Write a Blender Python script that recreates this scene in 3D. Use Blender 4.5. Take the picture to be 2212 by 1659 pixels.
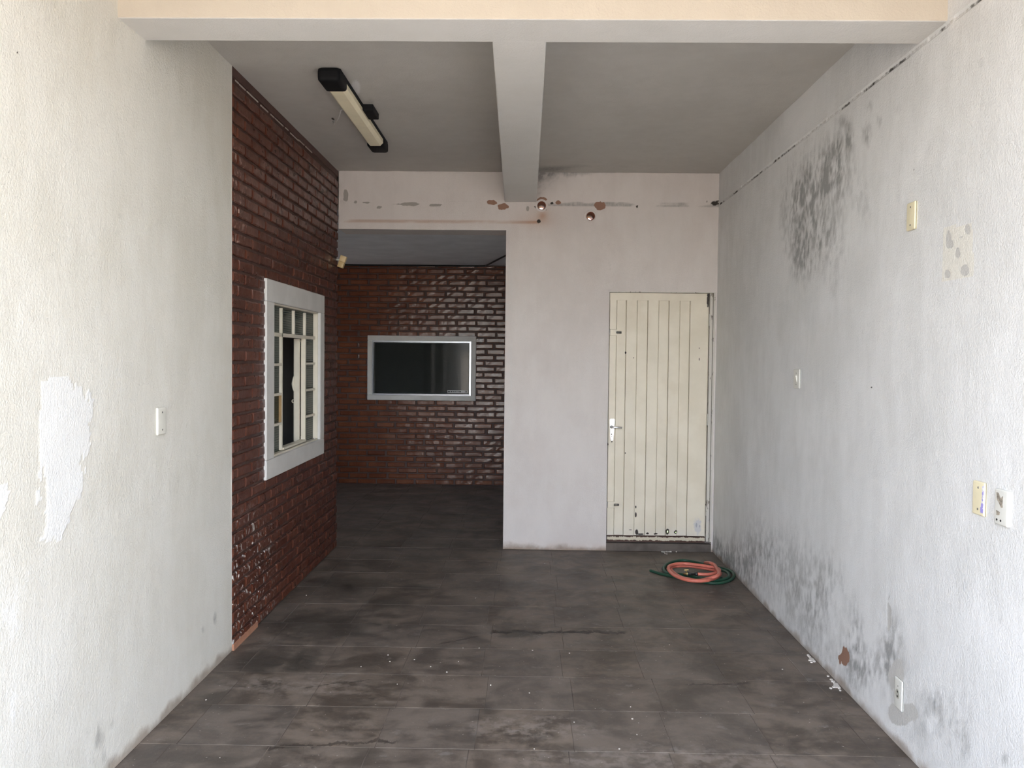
import bpy, bmesh, math, random
import numpy as np
from mathutils import Vector, Matrix

for o in list(bpy.data.objects):
    bpy.data.objects.remove(o, do_unlink=True)
scn = bpy.context.scene
COL = scn.collection
random.seed(7)
rng = np.random.default_rng(11)

# ------------------------------------------------------------------ camera
IW, IH, FPX = 2212, 1659, 1833.5
PITCH, YAW, ROLL = 0.0315, 0.0164, 0.0106
CAMP = np.array([0.0, 0.0, 1.65])
def cam_axes():
    cp, sp, cy, sy = math.cos(PITCH), math.sin(PITCH), math.cos(YAW), math.sin(YAW)
    f = np.array([-sy*cp, cy*cp, -sp]); r = np.array([cy, sy, 0.0]); u = np.cross(r, f)
    c, s = math.cos(ROLL), math.sin(ROLL)
    return c*r + s*u, -s*r + c*u, f
RT, UP, FW = cam_axes()
cam = bpy.data.cameras.new('camera'); cam.sensor_fit = 'HORIZONTAL'
cam.sensor_width = 36.0; cam.lens = 36.0*FPX/IW; cam.clip_start = 0.05; cam.clip_end = 300
camo = bpy.data.objects.new('camera', cam); COL.objects.link(camo)
M = Matrix.Identity(4)
for i in range(3):
    M[i][0], M[i][1], M[i][2], M[i][3] = RT[i], UP[i], -FW[i], CAMP[i]
camo.matrix_world = M
scn.camera = camo

# ------------------------------------------------------------------ world, sun, exposure
world = bpy.data.worlds.new('sky'); scn.world = world; world.use_nodes = True
wn = world.node_tree
bg = wn.nodes['Background']
sky = wn.nodes.new('ShaderNodeTexSky'); sky.sky_type = 'NISHITA'; sky.sun_disc = False
sky.sun_elevation = math.radians(66); sky.sun_rotation = math.radians(12)
sky.air_density = 1.0; sky.dust_density = 3.0; sky.ozone_density = 1.0
hs = wn.nodes.new('ShaderNodeHueSaturation'); hs.inputs['Saturation'].default_value = 0.5
wn.links.new(sky.outputs[0], hs.inputs['Color']); wn.links.new(hs.outputs[0], bg.inputs[0]); bg.inputs[1].default_value = 1.35
sun = bpy.data.lights.new('sun', 'SUN'); sun.energy = 5.0; sun.angle = math.radians(0.6); sun.color = (1.0, 0.93, 0.83)
suno = bpy.data.objects.new('sun', sun); COL.objects.link(suno)
suno.location = (3, 14, 18)
sd = Vector((-math.sin(math.radians(12))*math.cos(math.radians(66)), -math.cos(math.radians(12))*math.cos(math.radians(66)), -math.sin(math.radians(66))))
suno.rotation_euler = sd.to_track_quat('-Z', 'Y').to_euler()
vs = scn.view_settings
vs.view_transform = 'Standard'; vs.look = 'None'; vs.exposure = 1.14; vs.gamma = 1.0; vs.use_curve_mapping = False

# ------------------------------------------------------------------ key dimensions (metres)
XR, XL, YB, ZC, ZB = 1.6145, -1.62, 7.25, 3.22, 2.968
YBR, XO, ZL, XD, ZD = 4.65, -0.182, 2.728, 0.70, 2.219
YF, ZPC, BF, BB = 10.85, 2.817, 3.354, 3.597
YOPEN = 0.5                                # open front of the carport
TB = 0.30                                   # back wall thickness

def proj(P):
    d = np.asarray(P, float) - CAMP
    z = d @ FW
    return np.stack([IW/2 + FPX*(d @ RT)/z, IH/2 - FPX*(d @ UP)/z], -1)
def unproj(px, py, axis, val):
    d = RT*((px-IW/2)/FPX) + UP*((IH/2-py)/FPX) + FW
    t = (val - CAMP[axis])/d[axis]
    return CAMP + d*t
def floorp(px, py, z=0.0): return unproj(px, py, 2, z)

# ------------------------------------------------------------------ object helpers
def obj(name, verts, faces, mat, parent=None, smooth=False, origin=None):
    V = np.asarray(verts, float).reshape(-1, 3)
    if origin is None:
        origin = np.zeros(3)
    org = np.asarray(origin, float)
    me = bpy.data.meshes.new(name)
    me.from_pydata((V-org).tolist(), [], [list(f) for f in faces])
    me.materials.append(mat)
    if smooth:
        me.polygons.foreach_set('use_smooth', [True]*len(me.polygons))
    me.update()
    o = bpy.data.objects.new(name, me); COL.objects.link(o)
    o.location = org
    if parent:
        o.parent = parent
        o.location = org - np.array(parent.matrix_world.translation if not parent.parent else wloc(parent))
    return o
def wloc(o):
    l = np.array(o.location)
    while o.parent:
        o = o.parent; l = l + np.array(o.location)
    return l
def objw(name, verts, faces, mat, parent=None, smooth=False, origin=None):
    V = np.asarray(verts, float).reshape(-1, 3)
    if origin is None:
        origin = wloc(parent) if parent else np.zeros(3)
    org = np.asarray(origin, float)
    me = bpy.data.meshes.new(name)
    me.from_pydata((V-org).tolist(), [], [list(map(int, f)) for f in faces])
    me.materials.append(mat)
    if smooth:
        me.polygons.foreach_set('use_smooth', [True]*len(me.polygons))
    me.update()
    o = bpy.data.objects.new(name, me); COL.objects.link(o)
    if parent:
        o.parent = parent; o.location = org - wloc(parent)
    else:
        o.location = org
    return o
def tag(o, label=None, cat=None, group=None, kind=None):
    if label: o['label'] = label
    if cat: o['category'] = cat
    if group: o['group'] = group
    if kind: o['kind'] = kind
    return o
def thing(name, label, cat, loc, group=None, kind=None):
    o = bpy.data.objects.new(name, None); COL.objects.link(o); o.location = tuple(loc)
    o.empty_display_size = 0.05
    return tag(o, label, cat, group, kind)

BOXF = [(0,3,2,1),(4,5,6,7),(0,1,5,4),(1,2,6,5),(2,3,7,6),(3,0,4,7)]
def boxv(x0,x1,y0,y1,z0,z1):
    return [(x0,y0,z0),(x1,y0,z0),(x1,y1,z0),(x0,y1,z0),(x0,y0,z1),(x1,y0,z1),(x1,y1,z1),(x0,y1,z1)]
class MB:
    def __init__(s): s.v=[]; s.f=[]
    def add(s, v, f):
        n=len(s.v); s.v += [tuple(p) for p in v]; s.f += [tuple(i+n for i in q) for q in f]; return s
    def box(s,*a): return s.add(boxv(*a), BOXF)
    def hexa(s, v8): return s.add(v8, BOXF)
    def bevbox(s, x0,x1,y0,y1,z0,z1, b, seg=2):
        bm=bmesh.new(); bmesh.ops.create_cube(bm,size=1)
        for q in bm.verts:
            q.co=((x0+x1)/2+q.co.x*(x1-x0),(y0+y1)/2+q.co.y*(y1-y0),(z0+z1)/2+q.co.z*(z1-z0))
        bmesh.ops.bevel(bm,geom=list(bm.edges)+list(bm.verts),offset=b,segments=seg,affect='EDGES',profile=0.6)
        bm.verts.index_update()
        s.add([q.co[:] for q in bm.verts],[[w.index for w in f.verts] for f in bm.faces]); bm.free(); return s
    def tube(s, pts, r, n=10, cap=True):
        P=[Vector(p) for p in pts]; m=len(P)
        rr=[r]*m if not isinstance(r,(list,tuple)) else list(r)
        T=[(P[min(i+1,m-1)]-P[max(i-1,0)]).normalized() for i in range(m)]
        a=Vector((0,0,1)) if abs(T[0].z)<.9 else Vector((1,0,0))
        u=T[0].cross(a).normalized(); V=[];F=[]
        for i in range(m):
            u=(u-T[i]*u.dot(T[i])).normalized(); w=T[i].cross(u)
            for k in range(n):
                t=2*math.pi*k/n; V.append(P[i]+(u*math.cos(t)+w*math.sin(t))*rr[i])
        for i in range(m-1):
            for k in range(n):
                k2=(k+1)%n; F.append((i*n+k,i*n+k2,(i+1)*n+k2,(i+1)*n+k))
        if cap:
            F.append(tuple(reversed(range(n)))); F.append(tuple(range((m-1)*n,m*n)))
        return s.add([p[:] for p in V],F)
    def prism(s, poly, axis, a, b):
        """poly: list of 2D points in the plane normal to axis; extruded from a to b."""
        n=len(poly)
        def p3(q,t):
            if axis==0: return (t,q[0],q[1])
            if axis==1: return (q[0],t,q[1])
            return (q[0],q[1],t)
        v=[p3(q,a) for q in poly]+[p3(q,b) for q in poly]
        f=[tuple(range(n)),tuple(reversed(range(n,2*n)))]+[(i,i+n,(i+1)%n+n,(i+1)%n) for i in range(n)]
        return s.add(v,f)
    def build(s,name,mat,parent=None,smooth=False,origin=None): 
        o=objw(name,s.v,s.f,mat,parent,smooth,origin)
        bm=bmesh.new(); bm.from_mesh(o.data); bmesh.ops.recalc_face_normals(bm,faces=bm.faces); bm.to_mesh(o.data); bm.free()
        return o

# ------------------------------------------------------------------ material helpers
class NT:
    def __init__(s,name):
        s.m=bpy.data.materials.new(name); s.m.use_nodes=True; s.t=s.m.node_tree
        s.b=s.t.nodes['Principled BSDF']; s.out=s.t.nodes['Material Output']; s._pos=None
    def n(s,typ,**kw):
        x=s.t.nodes.new(typ)
        for k,v in kw.items(): setattr(x,k,v)
        return x
    def set(s,sock,val):
        if hasattr(val,'is_output') or isinstance(val,bpy.types.NodeSocket): s.t.links.new(val,sock)
        else:
            if isinstance(val,(tuple,list)) and len(val)==3 and sock.type=='RGBA': val=tuple(val)+(1,)
            sock.default_value=val
    def pos(s):
        if s._pos is None: s._pos=s.n('ShaderNodeNewGeometry').outputs['Position']
        return s._pos
    def mapped(s,scale=(1,1,1),loc=(0,0,0),rot=(0,0,0)):
        m=s.n('ShaderNodeMapping'); s.t.links.new(s.pos(),m.inputs['Vector'])
        m.inputs['Scale'].default_value=scale; m.inputs['Location'].default_value=loc; m.inputs['Rotation'].default_value=rot
        return m.outputs[0]
    def noise(s,scale,detail=4,rough=.55,vec=None,dist=0):
        x=s.n('ShaderNodeTexNoise'); s.set(x.inputs['Vector'],vec if vec is not None else s.pos())
        x.inputs['Scale'].default_value=scale; x.inputs['Detail'].default_value=detail; x.inputs['Roughness'].default_value=rough; x.inputs['Distortion'].default_value=dist
        return x.outputs[0]
    def math(s,op,a,b=0.0,c=0.0,clamp=False):
        x=s.n('ShaderNodeMath',operation=op,use_clamp=clamp)
        for i,v in enumerate((a,b,c)): s.set(x.inputs[i],v)
        return x.outputs[0]
    def ramp(s,v,lo,hi,a=0.0,b=1.0,interp='SMOOTHSTEP'):
        x=s.n('ShaderNodeMapRange',interpolation_type=interp); x.clamp=True if hasattr(x,'clamp') else None
        s.set(x.inputs['Value'],v)
        for k,w in zip(('From Min','From Max','To Min','To Max'),(lo,hi,a,b)): s.set(x.inputs[k],w)
        return x.outputs['Result']
    def mix(s,f,a,b,blend='MIX'):
        x=s.n('ShaderNodeMix',data_type='RGBA',blend_type=blend)
        s.set(x.inputs['Factor'],f); s.set(x.inputs['A'] if False else x.inputs[6],a); s.set(x.inputs[7],b)
        return x.outputs[2]
    def attr(s,name):
        return s.n('ShaderNodeAttribute',attribute_name=name).outputs['Fac']
    def sep(s,v=None):
        x=s.n('ShaderNodeSeparateXYZ'); s.set(x.inputs[0],v if v is not None else s.pos()); return x.outputs
    def blob(s,c,r,jit=.3,nscale=8,soft=.25):
        """soft-edged noisy ellipsoid mask in world space, 1 inside"""
        v=s.n('ShaderNodeVectorMath',operation='SUBTRACT'); s.set(v.inputs[0],s.pos()); v.inputs[1].default_value=c
        d=s.n('ShaderNodeVectorMath',operation='DIVIDE'); s.set(d.inputs[0],v.outputs[0]); d.inputs[1].default_value=r
        l=s.n('ShaderNodeVectorMath',operation='LENGTH'); s.set(l.inputs[0],d.outputs[0])
        nz=s.noise(nscale,3)
        q=s.math('ADD',l.outputs['Value'],s.math('MULTIPLY',s.math('SUBTRACT',nz,.5),jit*4))
        return s.ramp(q,1-soft,1+soft,1.0,0.0)
    def bump(s,h,strength=.3,dist=.01,prev=None):
        x=s.n('ShaderNodeBump'); x.inputs['Strength'].default_value=strength; x.inputs['Distance'].default_value=dist
        s.set(x.inputs['Height'],h)
        if prev is not None: s.set(x.inputs['Normal'],prev)
        return x.outputs[0]
    def fin(s,color,rough=.6,normal=None,metal=0,spec=.5,**kw):
        s.set(s.b.inputs['Base Color'],color); s.set(s.b.inputs['Roughness'],rough); s.set(s.b.inputs['Metallic'],metal)
        s.set(s.b.inputs['Specular IOR Level'],spec)
        if normal is not None: s.set(s.b.inputs['Normal'],normal)
        for k,v in kw.items(): s.set(s.b.inputs[k],v)
        return s.m
def simple(name,col,rough=.5,metal=0,spec=.5,var=.08,scale=20,bump=0,**kw):
    t=NT(name); nz=t.noise(scale,4)
    c=t.mix(t.ramp(nz,.3,.7),tuple(x*(1-var) for x in col),tuple(min(1,x*(1+var)) for x in col))
    nr=t.bump(t.noise(scale*4,3),.3,bump) if bump else None
    return t.fin(c,rough,nr,metal,spec,**kw)

def plaster(name,col,col2,patch=(.80,.81,.80),chip=(.40,.37,.33),chipb=(.30,.17,.12),coarse=1.0):
    t=NT(name)
    v=t.mapped((1,1,.35))
    big=t.noise(1.7,4,.6); fine=t.noise(9,5,.65,v)
    c=t.mix(t.ramp(t.math('ADD',t.math('MULTIPLY',big,.6),t.math('MULTIPLY',fine,.4)),.36,.64),col,col2)
    crisp=t.noise(48,5,.75,t.mapped((1,1,.5)))
    off=t.math('MULTIPLY',t.math('SUBTRACT',crisp,.5),.9)
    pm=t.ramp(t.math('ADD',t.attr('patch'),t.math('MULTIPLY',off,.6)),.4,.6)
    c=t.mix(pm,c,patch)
    # rust / ochre wash
    c=t.mix(t.math('MULTIPLY',t.attr('rust'),.65,clamp=True),c,(.42,.22,.12))
    mo=t.ramp(t.math('ADD',t.attr('mold'),t.math('MULTIPLY',t.attr('mold'),t.math('MULTIPLY',off,2.0))),.12,1.05,0,1,'LINEAR')
    c=t.mix(t.math('MULTIPLY',mo,.66),c,(.125,.125,.118))
    cg=t.ramp(t.math('ADD',t.attr('chip'),t.math('MULTIPLY',off,.5)),.45,.55)
    c=t.mix(cg,c,chip)
    cb=t.ramp(t.math('ADD',t.attr('chipb'),t.math('MULTIPLY',off,.4)),.45,.55)
    c=t.mix(cb,c,chipb)
    dk=t.ramp(t.math('ADD',t.attr('dark'),t.math('MULTIPLY',off,.7)),.4,.7)
    c=t.mix(dk,c,(.045,.038,.032))
    # dirt line where wall meets floor
    z=t.sep()[2]
    dirt=t.ramp(t.math('ADD',z,t.math('MULTIPLY',t.math('SUBTRACT',t.noise(7,4),.5),.12)),.0,.055,1,0)
    c=t.mix(t.math('MULTIPLY',dirt,.7),c,(.23,.16,.105))
    h=t.math('ADD',t.math('MULTIPLY',t.noise(38,5,.7,t.mapped((1,1,.55))),.7),t.noise(120,3,.6))
    n1=t.bump(h,.5*coarse,.007)
    n2=t.bump(t.noise(4,3),.25,.02,n1)
    return t.fin(c,.75,n2,0,.3)

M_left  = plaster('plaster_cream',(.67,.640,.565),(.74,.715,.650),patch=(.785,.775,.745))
M_right = plaster('plaster_white_mouldy',(.69,.685,.675),(.78,.775,.77),patch=(.735,.71,.65),chip=(.545,.53,.505))
M_back  = plaster('plaster_pinkish',(.63,.575,.545),(.68,.63,.60),chip=(.36,.33,.30),coarse=.8)
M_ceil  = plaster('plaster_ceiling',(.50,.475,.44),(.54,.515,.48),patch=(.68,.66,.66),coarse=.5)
M_front_lit = plaster('plaster_front_lit',(.52,.455,.375),(.55,.485,.40),coarse=.5)  # warm bounce light painted into the front face colour, darkened against clipping
M_beam  = plaster('plaster_beam',(.67,.65,.615),(.70,.68,.65),coarse=.5)

# ---- painted brick
def brick_mat(name,c1,c2,smear=False,r0=.26,r1=.40,spec=.42):
    t=NT(name)
    oi=t.n('ShaderNodeObjectInfo').outputs['Random']
    big=t.noise(4.5,2,.5)
    c=t.mix(t.math('ADD',t.math('MULTIPLY',oi,.45),t.math('MULTIPLY',t.ramp(big,.3,.7),.55)),c1,c2)
    c=t.mix(t.ramp(t.noise(45,4,.6),.55,.8),c,tuple(x*.55 for x in c1))
    if smear:
        a=t.blob(tuple(floorp(505,1395)+np.array([0,.12,.28])),(.3,.55,.42),.15,3,.5)
        sp=t.ramp(t.noise(42,2,.5,t.mapped((1,1.2,.8))),.615,.645)
        big_sp=t.ramp(t.noise(13,2,.5,t.mapped((1,1.3,.8),(3,1,7))),.655,.675)
        c=t.mix(t.math('MULTIPLY',a,t.math('MAXIMUM',sp,big_sp)),c,(.60,.57,.53))
        b=t.blob((XL,YBR+.08,2.52),(.2,.16,.30),.15,5,.4)
        sm=t.ramp(t.noise(28,4,.6,t.mapped((1,1,1),(5,5,1))),.54,.62)
        c=t.mix(t.math('MULTIPLY',t.math('MULTIPLY',b,sm),.75),c,(.42,.28,.23))
    h=t.math('ADD',t.noise(26,4,.65),t.math('MULTIPLY',t.noise(90,3,.6),.4))
    nr=t.bump(h,.5,.0045)
    return t.fin(c,t.ramp(t.noise(12,3),.3,.7,r0,r1),nr,0,spec)
M_brickL = brick_mat('painted_brick_dark_red',(.074,.020,.011),(.128,.039,.021),True)
M_brickF = brick_mat('painted_brick_red_brown',(.105,.029,.013),(.185,.060,.026),False,.13,.24,.6)
t=NT('painted_mortar')
M_mortar = t.fin(t.mix(t.ramp(t.noise(9,4),.35,.65),(.060,.026,.019),(.085,.042,.032)),.5,t.bump(t.noise(60,4),.4,.006),0,.4)

# ---- stone floor
def floor_mat():
    t=NT('worn_stone_slab')
    oi=t.n('ShaderNodeObjectInfo').outputs['Random']
    f=t.noise(3.2,6,.65,dist=.4); g=t.noise(14,5,.65,t.mapped((.6,1,1)))
    c=t.mix(t.ramp(t.math('ADD',t.math('MULTIPLY',f,.6),t.math('MULTIPLY',g,.4)),.40,.60),(.070,.053,.041),(.180,.143,.113))
    c=t.mix(t.math('MULTIPLY',oi,.30),c,(.125,.112,.102))
    c=t.mix(t.math('MULTIPLY',t.ramp(t.noise(2.3,4,.6,t.mapped((1,1,1),(4,2,0))),.56,.72),.55),c,(.056,.047,.038))
    c=t.mix(t.math('MULTIPLY',t.ramp(t.noise(7,5,.7,t.mapped((1,1.3,1),(9,3,0))),.60,.70),.55),c,(.22,.20,.18))
    c=t.mix(t.ramp(t.noise(60,2,.5,t.mapped((1,1,1),(2,8,0))),.72,.75),c,(.42,.38,.34))
    # jagged cracks and dark spots with a place of their own
    sx,sy,sz=t.sep()
    def crack(p0,p1,w,amp,seed):
        a=floorp(*p0); b=floorp(*p1)
        u=t.ramp(sx,a[0],b[0],0,1,'LINEAR')
        yl=t.math('ADD',a[1],t.math('MULTIPLY',u,b[1]-a[1]))
        n=t.math('MULTIPLY',t.math('SUBTRACT',t.noise(9,5,.7,t.mapped((1,0,0),(seed,0,0))),.5),amp)
        d=t.math('ABSOLUTE',t.math('SUBTRACT',t.math('ADD',sy,n),yl))
        ends=t.math('MULTIPLY',t.ramp(sx,a[0]-.02,a[0]+.03),t.ramp(sx,b[0]-.03,b[0]+.02,1,0))
        wv=t.math('MULTIPLY',w,t.ramp(t.noise(16,4,.7,t.mapped((1,1,0),(seed*2,0,0))),.35,.7,.25,1.8))
        return t.math('MULTIPLY',ends,t.ramp(t.math('DIVIDE',d,wv),.5,1.1,1,0))
    cr=crack((1058,1366),(1352,1366),.030,.13,3.3)
    for p0,p1,w,am,sd_ in (((945,1392),(1036,1374),.012,.08,7.1),((570,1615),(860,1600),.018,.16,12.7),((640,1488),(800,1468),.013,.10,17.0),((1480,1480),(1620,1476),.014,.08,23.0)):
        cr=t.math('MAXIMUM',cr,t.math('MULTIPLY',crack(p0,p1,w,am,sd_),.7))
    c=t.mix(t.math('MULTIPLY',cr,.95),c,(.024,.017,.013))
    st=None
    for (px,py,rx,ry) in ((848,1302,.14,.11),(655,1425,.08,.22),(570,1425,.14,.16),(760,1262,.26,.20),(700,1350,.30,.25),(1110,1368,.10,.07),(900,1270,.12,.06)):
        p=floorp(px,py); b=t.blob((p[0],p[1],0),(rx,ry,.3),.28,9,.35); st=b if st is None else t.math('MAXIMUM',st,b)
    c=t.mix(t.math('MULTIPLY',st,.55),c,(.036,.032,.026))
    lt=None
    for (px,py,rx,ry) in ((1800,1470,.05,.16),(1765,1420,.03,.05),(640,1480,.35,.12),(1150,1570,.3,.12),(1420,1640,.6,.10)):
        p=floorp(px,py); b=t.blob((p[0],p[1],0),(rx,ry,.3),.3,8,.5); lt=b if lt is None else t.math('MAXIMUM',lt,b)
    c=t.mix(t.math('MULTIPLY',t.math('MULTIPLY',lt,t.ramp(t.noise(18,4,.6),.42,.62)),.5),c,(.27,.23,.20))
    h=t.math('ADD',t.noise(30,5,.65),t.math('MULTIPLY',f,1.2))
    return t.fin(c,t.ramp(g,.3,.7,.45,.65),t.bump(h,.25,.006),0,.4)
M_floor = floor_mat()
t=NT('slab_joint_dirt')
M_joint = t.fin(t.mix(t.ramp(t.noise(5,4),.35,.65),(.075,.058,.046),(.15,.122,.099)),.8,t.bump(t.noise(50,4),.4,.005))
t=NT('driveway_concrete')
M_drive = t.fin(t.mix(t.ramp(t.noise(.9,6,.6),.35,.65),(.30,.265,.22),(.38,.34,.285)),.85,t.bump(t.noise(30,4),.3,.006))
t=NT('garden_grass')
M_grass = t.fin(t.mix(t.ramp(t.noise(6,5),.35,.65),(.05,.12,.02),(.16,.28,.06)),.9,t.bump(t.noise(60,3),.6,.03))
M_outer = simple('exterior_render',(.60,.56,.50),.85,var=.1,scale=4,bump=.004)
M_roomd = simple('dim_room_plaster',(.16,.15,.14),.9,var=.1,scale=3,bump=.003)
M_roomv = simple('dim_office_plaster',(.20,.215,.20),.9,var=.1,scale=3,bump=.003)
M_psoft = simple('passage_plaster',(.72,.73,.75),.8,var=.06,scale=4,bump=.003)

# ------------------------------------------------------------------ numpy noise for stains on the plaster
def vnoise(u,v,seed):
    iu=np.floor(u).astype(np.int64); iv=np.floor(v).astype(np.int64); fu=u-iu; fv=v-iv
    fu=fu*fu*(3-2*fu); fv=fv*fv*(3-2*fv)
    def h(a,b):
        x=(a*374761393+b*668265263+seed*2246822519)&0xffffffff
        x=((x^(x>>13))*1274126177)&0xffffffff; x=x^(x>>16)
        return (x&0xffff)/65535.0
    return (h(iu,iv)*(1-fu)+h(iu+1,iv)*fu)*(1-fv)+(h(iu,iv+1)*(1-fu)+h(iu+1,iv+1)*fu)*fv
def fbm(u,v,seed,oct=4):
    s=0;a=.5;tot=0
    for k in range(oct):
        s=s+a*vnoise(u*2**k,v*2**k,seed+k*17); tot+=a; a*=.55
    return s/tot
def lines(breaks,res):
    """coordinates hitting every break exactly, each span cut at its own resolution"""
    out=[breaks[0]]
    for i in range(len(breaks)-1):
        n=max(1,int(round((breaks[i+1]-breaks[i])/(res[i] if isinstance(res,(list,tuple)) else res))))
        out+=list(np.linspace(breaks[i],breaks[i+1],n+1)[1:])
    return np.array(out)
ATT=('mold','patch','chip','chipb','dark','rust')
def plaster_sheet(name,axis,val,ul,vl,mat,thick,into,stain=None,hole=None,parent=None):
    """grid sheet on a plane; ul/vl line coordinates; 'into' = direction sign of the solid behind the face"""
    U,Vv=np.meshgrid(ul,vl,indexing='ij'); P=np.zeros(U.shape+(3,))
    if axis==0: P[...,0]=val; P[...,1]=U; P[...,2]=Vv
    elif axis==1: P[...,1]=val; P[...,0]=U; P[...,2]=Vv
    else: P[...,2]=val; P[...,0]=U; P[...,1]=Vv
    nu,nv=U.shape; idx=np.arange(nu*nv).reshape(nu,nv)
    uc=(U[:-1,:-1]+U[1:,1:])/2; vc=(Vv[:-1,:-1]+Vv[1:,1:])/2
    keep=np.ones(uc.shape,bool)
    if hole is not None: keep=~hole(uc,vc)
    q=np.stack([idx[:-1,:-1],idx[1:,:-1],idx[1:,1:],idx[:-1,1:]],-1)[keep]
    # orient front face away from 'into'
    nrm_sign={0:1,1:-1,2:1}[axis]
    if nrm_sign*into>0: q=q[:,::-1]
    A={k:np.zeros(U.shape) for k in ATT}
    disp=(fbm(U*2.2,Vv*2.2,3)-.5)*.008
    if stain is not None:
        front=((P.reshape(-1,3)-CAMP)@FW).reshape(U.shape)>.3
        px=proj(P.reshape(-1,3)).reshape(U.shape+(2,)); px[~front]=-9999
        disp=disp+stain(A,px[...,0],px[...,1],U,Vv)
    edge=np.ones(U.shape,bool); edge[1:-1,1:-1]=False
    disp[edge]=0
    P[...,axis]+=into*disp
    V=P.reshape(-1,3); used=np.zeros(len(V),bool); used[q.ravel()]=True
    remap=np.cumsum(used)-1; V=V[used]; q=remap[q]
    n=len(V)
    # back sheet and rim
    Bk=V.copy(); Bk[:,axis]=val+into*thick
    e=np.concatenate([q[:,[0,1]],q[:,[1,2]],q[:,[2,3]],q[:,[3,0]]])
    key=e.min(1).astype(np.int64)*(n+1)+e.max(1); u_,inv,cnt=np.unique(key,return_inverse=True,return_counts=True)
    be=e[cnt[inv]==1]
    rim=np.stack([be[:,1],be[:,0],be[:,0]+n,be[:,1]+n],-1)
    faces=np.concatenate([q,rim,q[:,::-1]+n])
    o=objw(name,np.concatenate([V,Bk]),faces.tolist(),mat,parent)
    for k in ATT:
        a=A[k].reshape(-1)[used]; a=np.clip(a,0,1.3)
        at=o.data.attributes.new(k,'FLOAT','POINT'); at.data.foreach_set('value',np.concatenate([a,a*0]).astype(np.float32))
    return o
def gauss(px,py,cx,cy,rx,ry,p=2): return np.exp(-(((px-cx)/rx)**2+((py-cy)/ry)**2)**(p/2))
def disc(px,py,cx,cy,rx,ry,jit=0): 
    d=np.sqrt(((px-cx)/rx)**2+((py-cy)/ry)**2); return np.clip(1.5-d+jit,0,1)
def poly_mask(px,py,pts):
    ins=np.zeros(px.shape,bool); n=len(pts)
    for i in range(n):
        x1,y1=pts[i]; x2,y2=pts[(i+1)%n]
        if y1==y2: continue
        c=((y1>py)!=(y2>py))&(px<(x2-x1)*(py-y1)/(y2-y1)+x1); ins^=c
    return ins

# ------------------------------------------------------------------ structure: ceiling, walls, beams
def st_right(A,px,py,U,V):
    vs_=fbm(U*15,V*7,5); sp=fbm(U*42,V*24,8); sm=fbm(U*5,V*5,21)
    m=np.zeros(U.shape)
    for cx,cy,rx,ry,a in ((1795,375,46,62,1.0),(1748,440,48,85,.8),(1810,330,20,38,.9),(1873,287,11,24,1.1),(1834,295,9,26,1.0),(1775,520,50,70,.62),(1720,480,30,110,.5),(1866,440,22,40,.35),(1730,560,18,50,.5),(1900,262,8,14,.7),(1822,262,14,12,.7),
                          (1640,1195,70,50,.5),(1780,1250,42,70,.55),(1848,1380,16,80,.8),(1925,1400,22,80,1.0),(1880,1440,60,45,.75),(1600,1235,34,50,.6),(1700,1260,40,70,.45),(2075,1600,18,42,.9),(2020,1555,60,60,.55),(2020,1512,14,18,.7),(2170,1640,8,14,.8),(2163,1338,6,14,.6),(1548,1192,14,34,1.1),(1570,1215,18,30,.8),(1940,230,14,26,.32),(1878,230,10,14,.4),(2117,130,9,22,.45),(1760,1340,30,70,.4),(2085,1400,10,16,.35),(1800,620,10,30,.25)):
        m+=a*gauss(px,py,cx,cy,rx,ry)
    A['mold']+=np.clip(m,0,1.25)*np.clip((vs_*.55+sp*.9-.46)*2.3,.08,1.2)
    A['mold']+=(.07+.40*np.clip(1-V/1.1,0,1))*np.clip((fbm(U*1.6,V*1.1,31)-.36)*2.6,0,1)*np.clip((sp*.6+vs_*.6-.3)*2.4,0,1)
    A['chip']+=np.clip(disc(px,py,1935,1462,20,42,(sm-.5)*1.4)+disc(px,py,1944,1538,30,30,(sm-.5)*1.4),0,1)*.95
    for c in ((2050,512,7,16),(2053,530,6,10),(2089,497,6,12),(2068,547,6,12),(2046,592,8,10),(2084,585,11,13),(2072,510,7,4),(1920,1330,5,40)):
        A['chip']+=.9*disc(px,py,*c,(sp-.5)*1.2)
    A['chipb']+=disc(px,py,1822,1420,10,19,(sp-.5)*1.2)
    A['patch']+=.75*poly_mask(px,py,[(2036,490),(2100,482),(2106,600),(2036,612)])
    # open joint between wall and edge beam
    zg=2.955; near=np.abs(V-zg)<.0135
    n1=fbm(U*7,V*0,44); n2=fbm(U*30,V*40,45)
    on=(n1>.40)&(U<6.95); strong=(n1>.52)
    A['dark']+=near*np.where(strong,.62,np.where(on,.25,0))*np.clip(.4+n2,0,1.2)
    A['chip']+=near*np.where(strong,.30,.50)*(U<6.9)
    A['dark']+=disc(px,py,1541,440,9,5,(sp-.5)*3)+.9*disc(px,py,2049,1040,6,3)
    for c in ((1975,368,2.5,2.5),(2055,812,2.5,3),(1882,838,2,2)): A['dark']+=disc(px,py,*c)
    return near*np.where(on,.007,.002) + .0015*np.clip(A['chip'],0,1)
ul=lines([YOPEN,2.3,YB+TB],[.35,.0125]); vl=lines([0,2.9415,2.9685,ZC,3.6],[.0125,.009,.0125,.2])
wall_right=plaster_sheet('wall_right',0,XR,ul,vl,M_right,.16,1,st_right)
tag(wall_right,'white plaster side wall streaked with grey mould and an open joint near the top','wall',kind='structure')

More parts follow.
